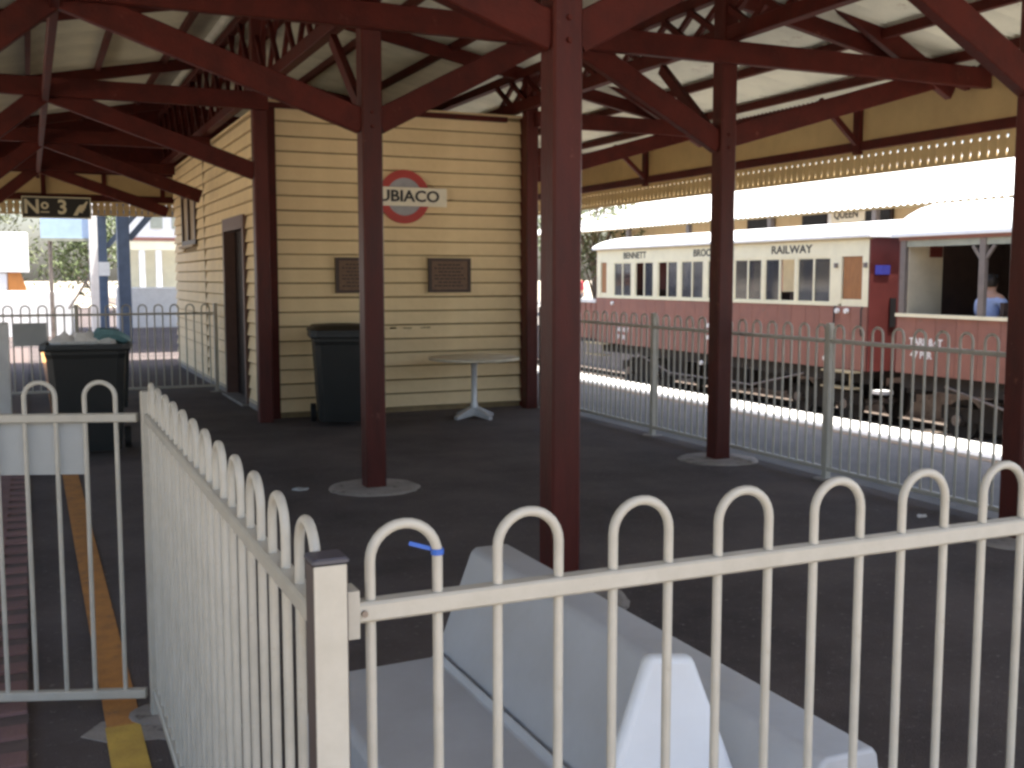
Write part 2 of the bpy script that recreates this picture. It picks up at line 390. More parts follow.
# one valance board: round hole and keyhole slot are shared with its neighbours
def vboard():
    W = .0525; H = .265
    right = [(W, 0), (W, -.045)]
    for k in range(1, 6):                                   # half of a round hole
        a = math.pi / 2 - math.pi * k / 6
        right.append((W - .019 * math.cos(a), -.064 + .019 * math.sin(a)))
    right += [(W - .0025, -.083), (W - .0025, -.135), (W - .006, -.16), (W - .011, -.185), (W - .012, -.200), (W - .008, -.222), (W - .003, -.24), (W - .002, -H)]
    poly = right + [(-a, b) for a, b in right[::-1]]
    return MB().prism(poly, 'x', 0, .02)
me = vboard().mesh('valance_board', M['fascia'])
n = int((Y1R - 2.6) / .1052)
for i in range(n):
    link('valance_board', me, canopy, (XV + .003, 2.6 + .1052 * i, 2.905))
MB().box(XV + .001, XV + .024, Y0R, Y1R, 2.635, 2.66).obj('valance_bead', M['fascia'], canopy)
# and the plainer fascia on the left-hand eave, out of view
XV2 = EAVE_L + .02
y = Y0R
while y < Y1R:
    y2 = min(y + 2.18, Y1R)
    MB().box(XV2 - .022, XV2, y + .002, y2 - .002, 2.66, 3.50).obj('fascia_panel', M['fascia'], canopy); y = y2
MB().beam((XV2 + .022, Y0R, 2.945), (XV2 + .022, Y1R, 2.945), 0.045, 0.10, c=.005).obj('fascia_batten', M['maroon'], canopy)
# the same fascia closing the far end
YE = Y1R
for i in range(12):
    x = EAVE_L + i * 0.99
    xa, xb = x - .004, x + .985
    MB().box(xa, xb, YE, YE + .02, 3.0, 3.36).obj('end_panel', M['fascia'], canopy)
    MB().add([(xa,YE+.004,3.362),(xb,YE+.004,3.362),(xb,YE+.004,roof_z(xb)-.02),(xa,YE+.004,roof_z(xa)-.02),(xa,YE+.022,3.362),(xb,YE+.022,3.362),(xb,YE+.022,roof_z(xb)-.02),(xa,YE+.022,roof_z(xa)-.02)],
             [(0,1,2,3),(4,5,6,7),(0,1,5,4),(1,2,6,5),(2,3,7,6),(3,0,4,7)]).obj('gable_board', M['maroon'], canopy)
    MB().box(xb - .03, xb + .05, YE - .04, YE - .002, 2.99, 3.36).obj('end_stud', M['maroon'], canopy)
MB().beam((EAVE_L, YE - .022, 2.945), (EAVE_R, YE - .022, 2.945), 0.045, 0.11, c=.005).obj('end_batten', M['maroon'], canopy)
vb = MB(); base = vboard()
for i in range(112):
    x = EAVE_L + .06 + i * .1052
    vb.add([(x + p[1], YE + .004 + p[0], 2.905 + p[2]) for p in base.v], base.f)
stuff(vb.obj('end_valance', M['fascia'], canopy))

# ------------------------------------------------------------------ weatherboard hut
hut = thing('weatherboard_hut', 'cream weatherboard hut with maroon corner posts under the canopy', 'hut')
HX0, HX1, HY0, HY1, HZ = 2.36, 5.50, 11.78, 19.95, 3.42
core = MB()
core.box(HX0 + .06, HX1 - .06, HY0 + .06, HY0 + .10, 0.0, HZ)
core.box(HX1 - .10, HX1 - .06, HY0 + .10, HY1 - .06, 0.0, HZ)
core.box(HX0 + .06, HX1 - .10, HY1 - .10, HY1 - .06, 0.0, HZ)
core.box(HX0 + .06, HX0 + .10, HY0 + .10, 13.16, 0.0, HZ); core.box(HX0 + .06, HX0 + .10, 14.56, HY1 - .10, 0, HZ); core.box(HX0 + .06, HX0 + .10, 13.16, 14.56, 2.16, HZ)
core.obj('wall_lining', M['gap_shade'], hut)
MB().box(HX0 + .03, HX1 - .03, HY0 + .03, HY1 - .03, HZ, HZ + .03).obj('ceiling', M['cream'], hut)
MB().box(HX0 + .02, HX0 + .055, HY0 + .05, 13.12, 0.0, .10).box(HX0 + .02, HX0 + .055, 14.62, HY1 - .05, 0, .10).obj('plinth', M['concrete'], hut)
PITCH = 0.1585
nb = int((HZ - .05) / PITCH)
def board_prof(): return [(0.0, 0.020), (0.030, 0.015), (0.040, 0.021), (0.014, PITCH), (0.0, PITCH)]
cache = {}
def board_front(x0, x1, z):
    key = ('f', round(x0, 3), round(x1, 3))
    if key not in cache:
        cache[key] = MB().prism([(-a, b) for a, b in board_prof()], 'x', x0, x1).mesh('weatherboard', M['cream'])
    link('weatherboard', cache[key], hut, (0, HY0 + .058, z))
def board_left(y0, y1, z):
    key = ('l', round(y0, 3), round(y1, 3))
    if key not in cache:
        cache[key] = MB().prism([(-a, b) for a, b in board_prof()], 'y', y0, y1).mesh('weatherboard', M['cream'])
    link('weatherboard', cache[key], hut, (HX0 + .058, 0, z))
def board_right(y0, y1, z):
    key = ('r', round(y0, 3), round(y1, 3))
    if key not in cache:
        cache[key] = MB().prism(board_prof(), 'y', y0, y1).mesh('weatherboard', M['cream'])
    link('weatherboard', cache[key], hut, (HX1 - .058, 0, z))
for i in range(nb):
    z = .05 + i * PITCH
    dz = random.uniform(-.0025, .0025)
    board_front(HX0 + .12, 5.40, z + dz)
    segs = [(HY0 + .10, 13.10, ), (14.62, 16.36), (16.42, HY1 - .04)]
    if z > 2.24: segs = [(HY0 + .10, 16.36), (16.42, HY1 - .04)]
    if z + PITCH > 2.08 and z < 2.85: segs = segs[:-1] + [(16.42, 17.16), (18.74, HY1 - .04)]
    for a, b in segs: board_left(a, b, z - dz)
    board_right(HY0 + .06, HY1 - .04, z)
MB().box(HX0 + .015, HX0 + .125, HY0 + .012, HY0 + .056, 0, HZ).obj('corner_board', M['maroon'], hut)
MB().box(HX0 + .012, HX0 + .056, HY0 + .062, HY0 + .10, 0, HZ).obj('corner_board', M['maroon'], hut)
MB().box(5.395, 5.52, HY0 + .012, HY0 + .056, 0, HZ).obj('corner_board', M['maroon'], hut)
MB().box(HX0 + .024, HX0 + .056, 16.362, 16.418, 0, HZ).obj('joint_strip', M['shutter'], hut)
MB().box(HX0 + .03, HX1 - .3, HY0 - .03, HY0 + .03, 3.36, 3.415).obj('top_moulding', M['maroon'], hut)
# door
d = MB().box(HX0 + .14, HX0 + .18, 13.20, 14.52, 0.03, 2.14).obj('door', M['door_dark'], hut)
MB().cyl((HX0 + .13, 13.32, 1.02), (HX0 + .09, 13.32, 1.02), .022, .03, 12).obj('handle', M['steel'], d)
fr = MB().box(HX0 - .005, HX0 + .16, 13.11, 13.20, 0, 2.30).obj('door_frame', M['taupe'], hut)
MB().box(HX0 - .005, HX0 + .16, 14.52, 14.61, 0, 2.30).obj('door_frame', M['taupe'], hut)
MB().box(HX0 - .008, HX0 + .158, 13.202, 14.518, 2.14, 2.302).obj('lintel', M['taupe'], fr)
MB().box(HX0 - .06, HX0 + .14, 13.10, 14.62, 0.0, 0.03).obj('doorstep', M['concrete'], hut)
# shuttered window
w = MB().box(HX0 + .035, HX0 + .058, 17.25, 18.65, 2.14, 2.84).obj('window', M['shutter'], hut)
for (a, b, c_, d_) in ((17.16, 17.25, 2.06, 2.90), (18.65, 18.74, 2.06, 2.90), (17.25, 18.65, 2.84, 2.90), (17.25, 18.65, 2.06, 2.14), (17.92, 17.98, 2.14, 2.84)):
    MB().box(HX0 + .0, HX0 + .06, a, b, c_, d_).obj('frame', M['wood_frame'], w)
MB().box(HX0 - .05, HX0 + .055, 17.12, 18.78, 2.02, 2.058).obj('sill', M['shutter'], w)

# ------------------------------------------------------------------ things on and by the hut
rs = thing('roundel_sign', 'round red and grey station sign with cream name bar reading SUBIACO', 'sign', (3.93, HY0 + .018, 2.46))
def ring_mesh(r0, r1, y0, y1, n=48):
    mb = MB(); rings = []
    for r, yy in ((r0, y0), (r1, y0), (r1, y1), (r0, y1)):
        rings.append([(r*math.cos(2*math.pi*k/n), yy, r*math.sin(2*math.pi*k/n)) for k in range(n)])
    rings.append(rings[0]); return mb.loft(rings, cap=False)
ring_mesh(.001, .215, -.026, -.002).obj('disc', M['sign_grey'], rs)
ring_mesh(.212, .300, -.034, -.002).obj('ring', M['sign_red'], rs)
MB().cbox(-.50, .50, -.062, -.036, -.105, .105, .006).obj('name_bar', M['sign_cream'], rs)
text('lettering', 'SUBIACO', .175, M['ink'], rs, T(0, -.0655, 0.0) @ FACE_NEG_Y, bold=.004, sx=1.12)
def plaque(x, label):
    p = thing('bronze_plaque', label, 'plaque', (x, HY0 + .018, 1.575), 'bronze plaques on the hut wall')
    MB().box(-.225, .225, -.035, -.004, -.165, .165).obj('panel', M['bronze'], p)
    for a in ((-.26, .26, .165, .197), (-.26, .26, -.197, -.165), (-.26, -.225, -.165, .165), (.225, .26, -.165, .165)):
        MB().box(a[0], a[1], -.045, -.002, a[2], a[3]).obj('frame', M['wood_frame'], p)
    rows = MB()
    for i in range(7):
        zz = .12 - i * .04; w2 = .19 - .05 * (i % 3 == 2) - .04 * (i == 0)
        x0 = -w2
        while x0 < w2 - .02:
            l_ = random.uniform(.02, .06); rows.box(x0, min(x0 + l_, w2), -.039, -.034, zz - .008, zz + .008); x0 += l_ + .012
    stuff(rows.obj('raised_lettering', M['wood_frame'], p))
plaque(4.47, 'framed bronze plaque on the hut wall below the round sign, fully visible')
plaque(3.38, 'framed bronze plaque on the hut wall above the bin, half behind a post')
scuff = MB()
for (x, z, wd) in ((3.62, .985, .16), (3.93, .99, .17), (4.16, 1.0, .10), (3.78, .96, .07)):
    for k in range(7): 
        xx = x + random.uniform(-.5, .5) * wd; scuff.box(xx, xx + random.uniform(.02, .05), HY0 + .0375, HY0 + .042, .945 + random.uniform(0, .02), .966 + random.uniform(.002, .02))
stuff(scuff.obj('scuff_marks', M['scuff'], hut))

def wheelie_bin(loc, rz, label, lid_open=False):
    b = thing('wheelie_bin', label, 'bin', loc, 'dark wheelie bins on the platform', rz)
    def rr(hx, hy, z, yo=0, c=.05): return [(-hx+c,-hy+yo,z),(hx-c,-hy+yo,z),(hx,-hy+c+yo,z),(hx,hy-c+yo,z),(hx-c,hy+yo,z),(-hx+c,hy+yo,z),(-hx,hy-c+yo,z),(-hx,-hy+c+yo,z)]
    MB().loft([rr(.23,.25,.05,.02), rr(.235,.26,.12,.02), rr(.275,.325,.86,0), rr(.285,.335,.90,0), rr(.285,.335,.96,0), rr(.265,.315,.96,0), rr(.24,.27,.5,0.02)]).obj('body', M['bin'], b)
    MB().loft([rr(.315,.365,.925), rr(.32,.37,.945), rr(.315,.365,.985), rr(.288,.338,.985), rr(.288,.338,.925)], cap=False).obj('rim', M['bin'], b)
    if lid_open:
        # the lid folded right back and hanging behind
        MB().loft([[(-.30,.42,.98),(.30,.42,.98),(.30,.50,.96),(-.30,.50,.96)], [(-.27,.42,.35),(.27,.42,.35),(.27,.47,.35),(-.27,.47,.35)]]).obj('lid', M['bin'], b)
        bag = MB()
        for k in range(14):
            a = random.uniform(0, 6.28); r = random.uniform(0, .2); cx, cy = r*math.cos(a), r*math.sin(a)*1.1
            bag.lathe([(.015, .93), (.09, .95), (.10, 1.0), (.05, 1.03 + random.uniform(0, .05)), (.005, 1.05 + random.uniform(0, .04))], cx, cy, 7)
        stuff(bag.obj('rubbish', M['paper'], b, True))
        tb = MB(); pts = [(.02,-.1,.97),(.10,-.05,1.06),(.20,.0,1.05),(.27,.05,1.0),(.31,.06,.96)]
        tb.tube(pts, [.03,.06,.055,.05,.02], 7); tb.obj('plastic_bag', M['teal_bag'], b, True)
    else:
        MB().loft([rr(.325,.375,.985,-.01,.06), rr(.325,.375,1.01,-.01,.06), rr(.27,.32,1.055,0,.06), rr(.12,.16,1.068,0,.05)]).obj('lid', M['bin'], b, True)
    MB().tube([(-.22,.36,.93),(-.22,.42,.945),(.22,.42,.945),(.22,.36,.93)], .016, 8).obj('handle', M['bin'], b, True)
    MB().cyl((-.24,.27,.10),(.24,.27,.10), .012).obj('axle', M['steel'], b)
    for s in (-1, 1):
        MB().cyl((s*.245,.27,.10),(s*.295,.27,.10), .10, n=20).obj('wheel', M['rubber'], b, True)
    return b
wheelie_bin((2.98, 11.12, 0), R(-10), 'dark green wheelie bin with closed lid against the hut front wall')
bb = wheelie_bin((0.45, 10.15, 0), R(-6), 'overfull dark wheelie bin with open lid beside the yellow line', True)
bb.scale = (1.14, 1.0, 1.0)

tb = thing('cafe_table', 'round pale table on a cast pedestal in front of the hut', 'table', (4.46, 11.0, 0))
MB().lathe([(.47, .645), (.50, .652), (.50, .672), (.49, .680)], 0, 0, 40).obj('table_top', M['table_top'], tb, True)
MB().lathe([(.055, .05), (.045, .12), (.032, .2), (.032, .58), (.05, .62), (.15, .635), (.15, .645)], 0, 0, 20).obj('pedestal', M['alu'], tb, True)
for k in range(4):
    a = R(20 + 90 * k); ca, sa = math.cos(a), math.sin(a)
    MB().loft([[(.03*ca-.035*sa,.03*sa+.035*ca,.03),(.03*ca+.035*sa,.03*sa-.035*ca,.03),(.03*ca+.035*sa,.03*sa-.035*ca,.13),(.03*ca-.035*sa,.03*sa+.035*ca,.13)],
               [(.27*ca-.025*sa,.27*sa+.025*ca,.0),(.27*ca+.025*sa,.27*sa-.025*ca,.0),(.27*ca+.025*sa,.27*sa-.025*ca,.035),(.27*ca-.025*sa,.27*sa+.025*ca,.035)]]).obj('foot', M['alu'], tb)

# ------------------------------------------------------------------ hoop-top fences
HW = .104
def hoop_mesh(name, r=.0080, seg=8, n=8, top=1.2, bot=.07):
    pts = [(0, 0, bot)]
    rad = HW / 2
    pts.append((0, 0, top - rad - r))
    for k in range(1, seg):
        a = math.pi - math.pi * k / seg
        pts.append((rad + rad * math.cos(a), 0, top - rad - r + rad * math.sin(a)))
    pts += [(HW, 0, top - rad - r), (HW, 0, bot)]
    return MB().tube(pts, r, n).mesh(name, M['fence'], True)
HOOP_NEAR = hoop_mesh('hoop', seg=14, n=12)
HOOP_FAR = hoop_mesh('hoop', seg=8, n=6, r=.0095)
def fence(p0, p1, label, hoops, me, posts, loc_group='hoop-top platform fences', capped=True, ptop=1.205):
    p0 = Vector((*p0, 0)); p1 = Vector((*p1, 0)); d = p1 - p0; L = d.length; ang = math.atan2(d.y, d.x)
    f = thing('hoop_fence', label, 'fence', p0, loc_group, ang)
    MB().beam((.0, 0, 1.069), (L, 0, 1.069), .032, .030, c=.004).obj('top_rail', M['fence'], f)
    MB().beam((.0, 0, .085), (L, 0, .085), .032, .032, c=.004).obj('bottom_rail', M['fence'], f)
    for h in hoops: link('hoop', me, f, (h, 0, 0))
    for px in posts:
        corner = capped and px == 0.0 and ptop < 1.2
        p = MB().cbox(px-.0245, px+.0245, -.0245, .0245, 0, ptop, .004).obj('post', M['post_shade'] if corner else M['fence'], f)
        if corner: MB().cbox(px-.0275, px-.0250, -.0215, .0245, 0.02, ptop - .001, .001).obj('lit_face', M['fence'], p)  # thin plate added to keep the front pale over the shade-coloured core
        if capped and px == 0.0: MB().cbox(px-.026, px+.026, -.026, .026, ptop + .001, ptop + .008, .003).obj('cap', M['cap'], p)
        MB().lathe([(.10, 0.001), (.10, .006), (.08, .009)], px, 0, 16).obj('footing', M['concrete'], p)
    return f
def frange(a, b, s):
    o = []; 
    while a < b: o.append(a); a += s
    return o
# front fence across the bottom of the view
ff = fence((0.402, 1.48), (4.0, 1.48), 'cream hoop-top fence nearest the camera, crossing the foreground', frange(.034, 3.45, .2018), HOOP_NEAR, [3.56], capped=True)
MB().box(-.006, .012, -.022, .022, 1.035, 1.105).obj('bracket', M['fence'], ff)
MB().cyl((.020, -.016, 1.069), (.020, -.021, 1.069), .005, n=8).obj('bolt', M['steel'], ff)
MB().tube([(.034+HW, 0, 1.140), (.034+HW, 0, 1.149)], .0098, 12).obj('tape_band', M['tape'], ff)
MB().beam((.034+HW, 0.002, 1.146), (.034+HW-.04, .012, 1.158), .003, .006).obj('tape_tail', M['tape'], ff)
# left fence running away from the corner post
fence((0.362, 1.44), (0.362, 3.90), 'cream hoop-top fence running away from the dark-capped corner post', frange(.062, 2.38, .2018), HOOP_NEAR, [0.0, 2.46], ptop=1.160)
# gate-like panel crossing at the left
gf = fence((0.325, 3.90), (-1.343, 4.507), 'cream hoop-top gate panel at the left over the yellow line', frange(.072, 1.65, .2018), HOOP_NEAR, [], capped=False)
gbd = MB().box(.185, 1.10, -.034, -.024, .868, 1.05).obj('notice_board', M['grey_board'], None, False, (0.325, 3.90, 0)); gbd.rotation_euler = (0, 0, math.atan2(.607, -1.668))
tag(gbd, 'plain grey board fixed behind the left gate panel', 'board')
# right fence between the canopy posts and the train
fence((5.56, 1.42), (5.56, 11.62), 'long cream hoop-top fence between the canopy posts and the train', frange(.08, 10.05, .2018), HOOP_FAR, [0.0, 2.54, 5.08, 7.62, 10.16], capped=False)
# far fence across the platform beside the hut
fence((2.30, 15.0), (-3.2, 15.0), 'cream hoop-top fence crossing the platform from the far hut wall', frange(.08, 5.4, .2018), HOOP_FAR, [.0, 1.75, 3.5, 5.46], capped=False)
tag(MB().box(-0.21, 0.19, 14.955, 14.975, .71, .975).box(-.21, .19, 14.945, 14.977, .685, .71).obj('notice_board', M['grey_board']), 'small grey board on the far fence behind the overfull bin', 'board')
tag(MB().cbox(-0.36, -0.20, 11.9, 12.05, 0, 1.10, .01).obj('bollard', M['white_paint']), 'white square bollard at the far left edge of the view', 'bollard')

# ------------------------------------------------------------------ white moulded barrier behind the front fence
br = thing('moulded_barrier', 'low white moulded barrier with a ledge and sloping back behind the front fence', 'barrier')
YN, YF = 1.535, 3.29
MB().prism([(.735,0.0),(.735,.03),(.765,.275),(.785,.292),(1.17,.300),(1.185,.33),(1.185+.001,.0)], 'y', YN+.015, YF-.02).obj('ledge', M['plastic_white'], br)
MB().prism([(1.187,0),(1.187,.29),(1.318,.635),(1.335,.650),(1.450,.650),(1.462,.635),(1.53,.25),(1.56,0)], 'y', YN, YF).obj('back', M['plastic_white'], br)
bt = MB()
def bring(yy): return [(.88, yy, .303), (1.30, yy, .303), (1.248, yy, .575), (1.148, yy, .820), (1.047, yy, .834), (.973, yy, .630)]
bt.loft([bring(1.700), bring(1.735)])
bt.obj('buttress', M['plastic_lit'], br)
for ch in br.children:
    bv = ch.modifiers.new('moulded_edges', 'BEVEL'); bv.width = .014; bv.segments = 3; bv.limit_method = 'ANGLE'; bv.angle_limit = R(25)
    for p_ in ch.data.polygons: p_.use_smooth = True
    ch.data.set_sharp_from_angle(angle=R(60))


# ------------------------------------------------------------------ number sign at the end of the canopy
ns = thing('platform_number_sign', 'black hanging sign with cream lettering No 3 and a pointing hand', 'sign', (.505, YE - .08, 2.76))
MB().box(-.54, .54, -.012, .012, -.165, .165).obj('board', M['sign_black'], ns)
for a in ((-.555, .555, .165, .185), (-.555, .555, -.185, -.165), (-.555, -.54, -.165, .165), (.54, .555, -.165, .165)):
    MB().box(a[0], a[1], -.018, .018, a[2], a[3]).obj('frame', M['letter_cream'], ns)
text('lettering', 'N', .34, M['letter_cream'], ns, T(-.40, -.016, 0) @ FACE_NEG_Y, bold=.008)
text('lettering', 'o', .24, M['letter_cream'], ns, T(-.19, -.016, .05) @ FACE_NEG_Y, bold=.006)
MB().box(-.26, -.12, -.0165, -.0125, -.09, -.07).obj('underline', M['letter_cream'], ns)
text('lettering', '3', .34, M['letter_cream'], ns, T(.09, -.016, 0) @ FACE_NEG_Y, bold=.008)
hand = [(.26,-.13),(.33,-.13),(.36,-.075),(.42,-.085),(.425,-.045),(.45,-.04),(.45,-.005),(.47,0.0),(.475,.035),(.51,.11),(.49,.125),(.43,.06),(.37,.05),(.33,.0),(.30,-.06)]
MB().prism(hand, 'y', -.017, -.0125).obj('pointing_hand', M['letter_cream'], ns)
for s in (-.45, .45): MB().box(s-.012, s+.012, .013, .055, -.12, .12).obj('fixing_strap', M['steel'], ns)

# ------------------------------------------------------------------ railway coaches
TX = 13.0
def coach_roof(root, y0, y1, zc, ze, x0, x1, hip=.9, over=.10):
    mb = MB(); n = 12; rings = []
    xm = (x0 + x1) / 2; hw = (x1 - x0) / 2 + over
    ys = [y0 - over, y0 + hip*.15, y0 + hip*.45, y0 + hip, y1 - hip, y1 - hip*.45, y1 - hip*.15, y1 + over]
    fs = [1] * 8
    for yy, f in zip(ys, fs):
        ring = [(xm - hw*math.cos(math.pi*k/n), yy, ze + .03 + (zc - ze) * f * (math.sin(math.pi*k/n) ** 1.5)) for k in range(n + 1)]
        ring += [(xm + hw, yy, ze - .02), (xm - hw, yy, ze - .02)]
        rings.append(ring)
    mb.loft(rings); return mb.obj('roof', M['coach_roof'], root, True)
def bogie(root, yc, xc):
    b = MB()
    for s in (-1, 1):
        b.box(xc+s*.62-.05, xc+s*.62+.05, yc-1.0, yc+1.0, -.72, -.50); b.box(xc+s*.60-.06, xc+s*.60+.06, yc-.25, yc+.25, -.85, -.72)
    b.box(xc-.7, xc+.7, yc-.2, yc+.2, -.6, -.35)
    bo = b.obj('bogie', M['underframe'], root)
    for dy in (-.65, .65):
        for s in (-1, 1):
            MB().cyl((xc+s*.50,yc+dy,-.72), (xc+s*.58,yc+dy,-.72), .325, n=24).obj('wheel', M['underframe'], bo, True)
            MB().cyl((xc+s*.59,yc+dy,-.72), (xc+s*.72,yc+dy,-.72), .09, n=12).obj('axlebox', M['steel'], bo, True)
        MB().cyl((xc-.5,yc+dy,-.72), (xc+.5,yc+dy,-.72), .06).obj('axle', M['steel'], bo)
XW = 15.25
c1 = thing('railway_carriage', 'red and cream carriage lettered BENNETT BROOK RAILWAY with white roof', 'carriage', group='carriages on the far track')
CY0, CY1 = 14.27, 23.85
SILL, HEAD, EV, BOT = 1.085, 1.915, 2.20, -.05
# lower red side as tongue-and-groove panels, cream upper side with real window openings
pw = (CY1 - CY0) / 24
for i in range(24):
    MB().box(TX - .012, TX + .03, CY0 + i*pw + .004, CY0 + (i+1)*pw - .004, BOT, SILL - .035).obj('side_board', M['coach_red'], c1)
MB().box(TX + .031, TX + .045, CY0, CY1, BOT, SILL - .03).obj('side_lining', M['coach_red'], c1)
MB().box(TX - .035, TX + .03, CY0 + .72, CY1 - .5, SILL - .034, SILL + .005).obj('sill_rail', M['coach_cream'], c1)
MB().box(TX - .006, TX + .04, CY0, CY1, HEAD, EV).obj('letter_board', M['coach_cream'], c1)
MB().box(TX - .05, TX + .05, CY0 - .02, CY1 + .02, EV + .002, EV + .05).obj('cornice', M['step'], c1)
wins = [(22.18, 23.00), (21.19, 22.00), (20.19, 21.00), (19.19, 20.04), (18.20, 19.03), (17.20, 18.08), (16.20, 17.10), (15.22, 16.13)]
edges = [CY0]
wall = []
allw = sorted(wins + [(14.42, 14.94), (23.36, 23.66)])
pv = CY0
for a, b in allw:
    MB().box(TX - .006, TX + .04, pv, a, SILL + .006 if pv > 14.9 and pv < 23.3 else SILL - .034, HEAD - .001).obj('pillar', M['coach_cream'], c1); pv = b
MB().box(TX - .006, TX + .04, pv, CY1, SILL - .034, HEAD - .001).obj('pillar', M['coach_cream'], c1)
for k, (a, b) in enumerate(wins):
    w_ = MB()
    for q in ((a, a+.025, SILL+.006, HEAD), (b-.025, b, SILL+.006, HEAD), (a+.025, b-.025, SILL+.006, SILL+.04), (a+.025, b-.025, HEAD-.03, HEAD)):
        w_.box(TX + .004, TX + .034, q[0], q[1], q[2], q[3])
    wo = w_.obj('window', M['coach_cream'], c1)
    MB().box(TX + .0, TX + .036, (a+b)/2 - .022, (a+b)/2 + .022, SILL + .041, HEAD - .031).obj('mullion', M['coach_cream'], wo)
    half = (b - a) / 2
    panes = [(a+.026, a+half-.023), (a+half+.023, b-.026)]
    openp = {1: 1, 2: 1, 6: 0, 7: 1, 0: 0}.get(k, -1)
    for j, (pa, pb) in enumerate(panes):
        if (k in (1, 2) and j == 1) or (k == 6 and j == 0): continue      # lowered sashes
        MB().box(TX + .016, TX + .022, pa, pb, SILL + .041, HEAD - .031).obj('pane', M['glass'], wo)
for (a, b) in ((14.42, 14.94), (23.36, 23.66)):
    wo = MB().box(TX + .005, TX + .03, a, b, SILL - .034, SILL + .09).obj('door_window', M['coach_cream'], c1)
    MB().box(TX + .02, TX + .03, a + .03, b - .03, SILL + .092, HEAD - .002).obj('timber_blind', M['wood_orange'], wo)
for yy in (14.36, 15.04): MB().tube([(TX-.03,yy,.55),(TX-.06,yy,.6),(TX-.06,yy,1.0),(TX-.03,yy,1.05)], .014, 8).obj('grab_rail', M['ink'], c1, True)
for yy in (14.33, 15.06): MB().box(TX - .05, TX - .008, yy - .03, yy + .03, 1.72, 1.80).obj('door_hinge', M['coach_post'], c1)
# the other side, floor, ends, interior
o_ = MB(); o_.box(XW - .04, XW, CY0, CY1, BOT, 1.05); o_.box(XW - .04, XW, CY0, CY1, 1.95, EV)
for i in range(10): o_.box(XW - .04, XW, CY0 + i*1.03, CY0 + i*1.03 + .28, 1.05, 1.95)
o_.obj('far_side', M['coach_red'], c1)
MB().box(TX + .05, XW - .05, CY0 + .04, CY1 - .04, .08, .14).obj('floor', M['coach_dark'], c1)
MB().box(TX + .05, XW - .05, CY0 + .06, CY1 - .06, EV - .06, EV - .02).obj('ceiling', M['coach_int'], c1)
for i in range(9):
    yy = CY0 + .7 + i * 1.02
    MB().box(TX + .12, XW - .2, yy, yy + .42, .45, .56).box(TX + .12, XW - .2, yy + .42, yy + .50, .45, 1.25).obj('bench_seat', M['coach_dark'], c1)
ew = MB().box(TX + .0, XW, CY0 - .035, CY0 - .001, BOT, EV).obj('end_wall', M['coach_end'], c1)
arc = [(TX + (XW-TX)*k/12, EV + .28*math.sin(math.pi*k/12)**1.5) for k in range(13)]
MB().prism(arc, 'y', CY0 - .034, CY0 - .002).obj('end_arch', M['coach_end'], c1)
MB().box(TX + .0, XW, CY1 + .001, CY1 + .035, BOT, EV).obj('end_wall', M['coach_end'], c1)
MB().box(TX + .10, TX + .42, CY0 - .05, CY0 - .037, 1.60, 1.76).obj('number_plate', M['blue_plate'], c1)
MB().box(TX + .45, TX + .58, CY0 - .05, CY0 - .037, .7, 1.2).obj('end_step', M['ink'], c1)
coach_roof(c1, CY0, CY1, 2.53, EV + .05, TX, XW, hip=1.2)
text('lettering', 'BENNETT', .21, M['ink'], c1, T(TX - .010, 22.02, 2.06) @ FACE_NEG_X, sx=1.15, bold=.003)
text('lettering', 'BROOK', .21, M['ink'], c1, T(TX - .010, 19.15, 2.06) @ FACE_NEG_X, sx=1.15, bold=.003)
text('lettering', 'RAILWAY', .21, M['ink'], c1, T(TX - .010, 16.32, 2.06) @ FACE_NEG_X, sx=1.30, bold=.003)
text('load_lettering', 'TARE 8.4T', .14, M['white_paint'], c1, T(TX - .016, 22.55, .30) @ FACE_NEG_X, bold=.004)
text('load_lettering', '47 PER', .14, M['white_paint'], c1, T(TX - .016, 22.62, .12) @ FACE_NEG_X, bold=.004)
# underframe, truss rods, footboards
u = MB().box(TX + .12, TX + .20, CY0 + .05, CY1 - .05, -.28, -.055).box(XW - .2, XW - .12, CY0 + .05, CY1 - .05, -.28, -.055)
for i in range(8): u.box(TX + .2, XW - .2, CY0 + .5 + i*1.2, CY0 + .6 + i*1.2, -.24, -.06)
u.box(TX + .5, XW - .5, 18.4, 19.6, -.75, -.25).box(TX+.3, TX+.8, 20.3, 21.0, -.7, -.26).box(TX+.3, TX+.7, 16.9, 17.5, -.65, -.26)
u.obj('underframe', M['underframe'], c1)
MB().tube([(TX+.10,22.1,-.22),(TX+.10,20.6,-.58),(TX+.10,17.6,-.58),(TX+.10,16.0,-.22)], .022, 8).obj('truss_rod', M['steel'], c1)
for yy in (17.6, 20.6): MB().box(TX + .08, TX + .13, yy - .03, yy + .03, -.56, -.25).obj('queen_post', M['underframe'], c1)
bogie(c1, 15.9, 14.12); bogie(c1, 22.3, 14.12)
for (ya, yb) in ((14.40, 15.15), (23.2, 24.1)):
    for zz in (-.06, -.34):
        MB().box(TX - .22, TX + .03, ya, yb, zz - .03, zz).obj('footboard', M['step'], c1)
    MB().box(TX - .16, TX - .13, ya + .05, ya + .09, -.34, -.09).box(TX - .16, TX - .13, yb - .09, yb - .05, -.34, -.09).obj('step_bracket', M['step'], c1)
for (yy, zz) in ((14.98, .97), (14.75, .97), (15.25, .12), (18.9, .55), (18.9, .30), (19.15, -.25), (23.0, .93)):
    MB().cyl((TX - .02, yy, zz), (TX - .07, yy, zz), .05, .045, 10).obj('white_fitting', M['white_paint'], c1, True)
MB().box(TX + .9, TX + 1.2, CY0 - .40, CY0 - .036, -.45, -.30).obj('buffer', M['underframe'], c1)
MB().box(TX + .1, TX + .35, CY0 - .30, CY0 - .05, -.43, -.37).obj('coupling_step', M['white_paint'], c1)
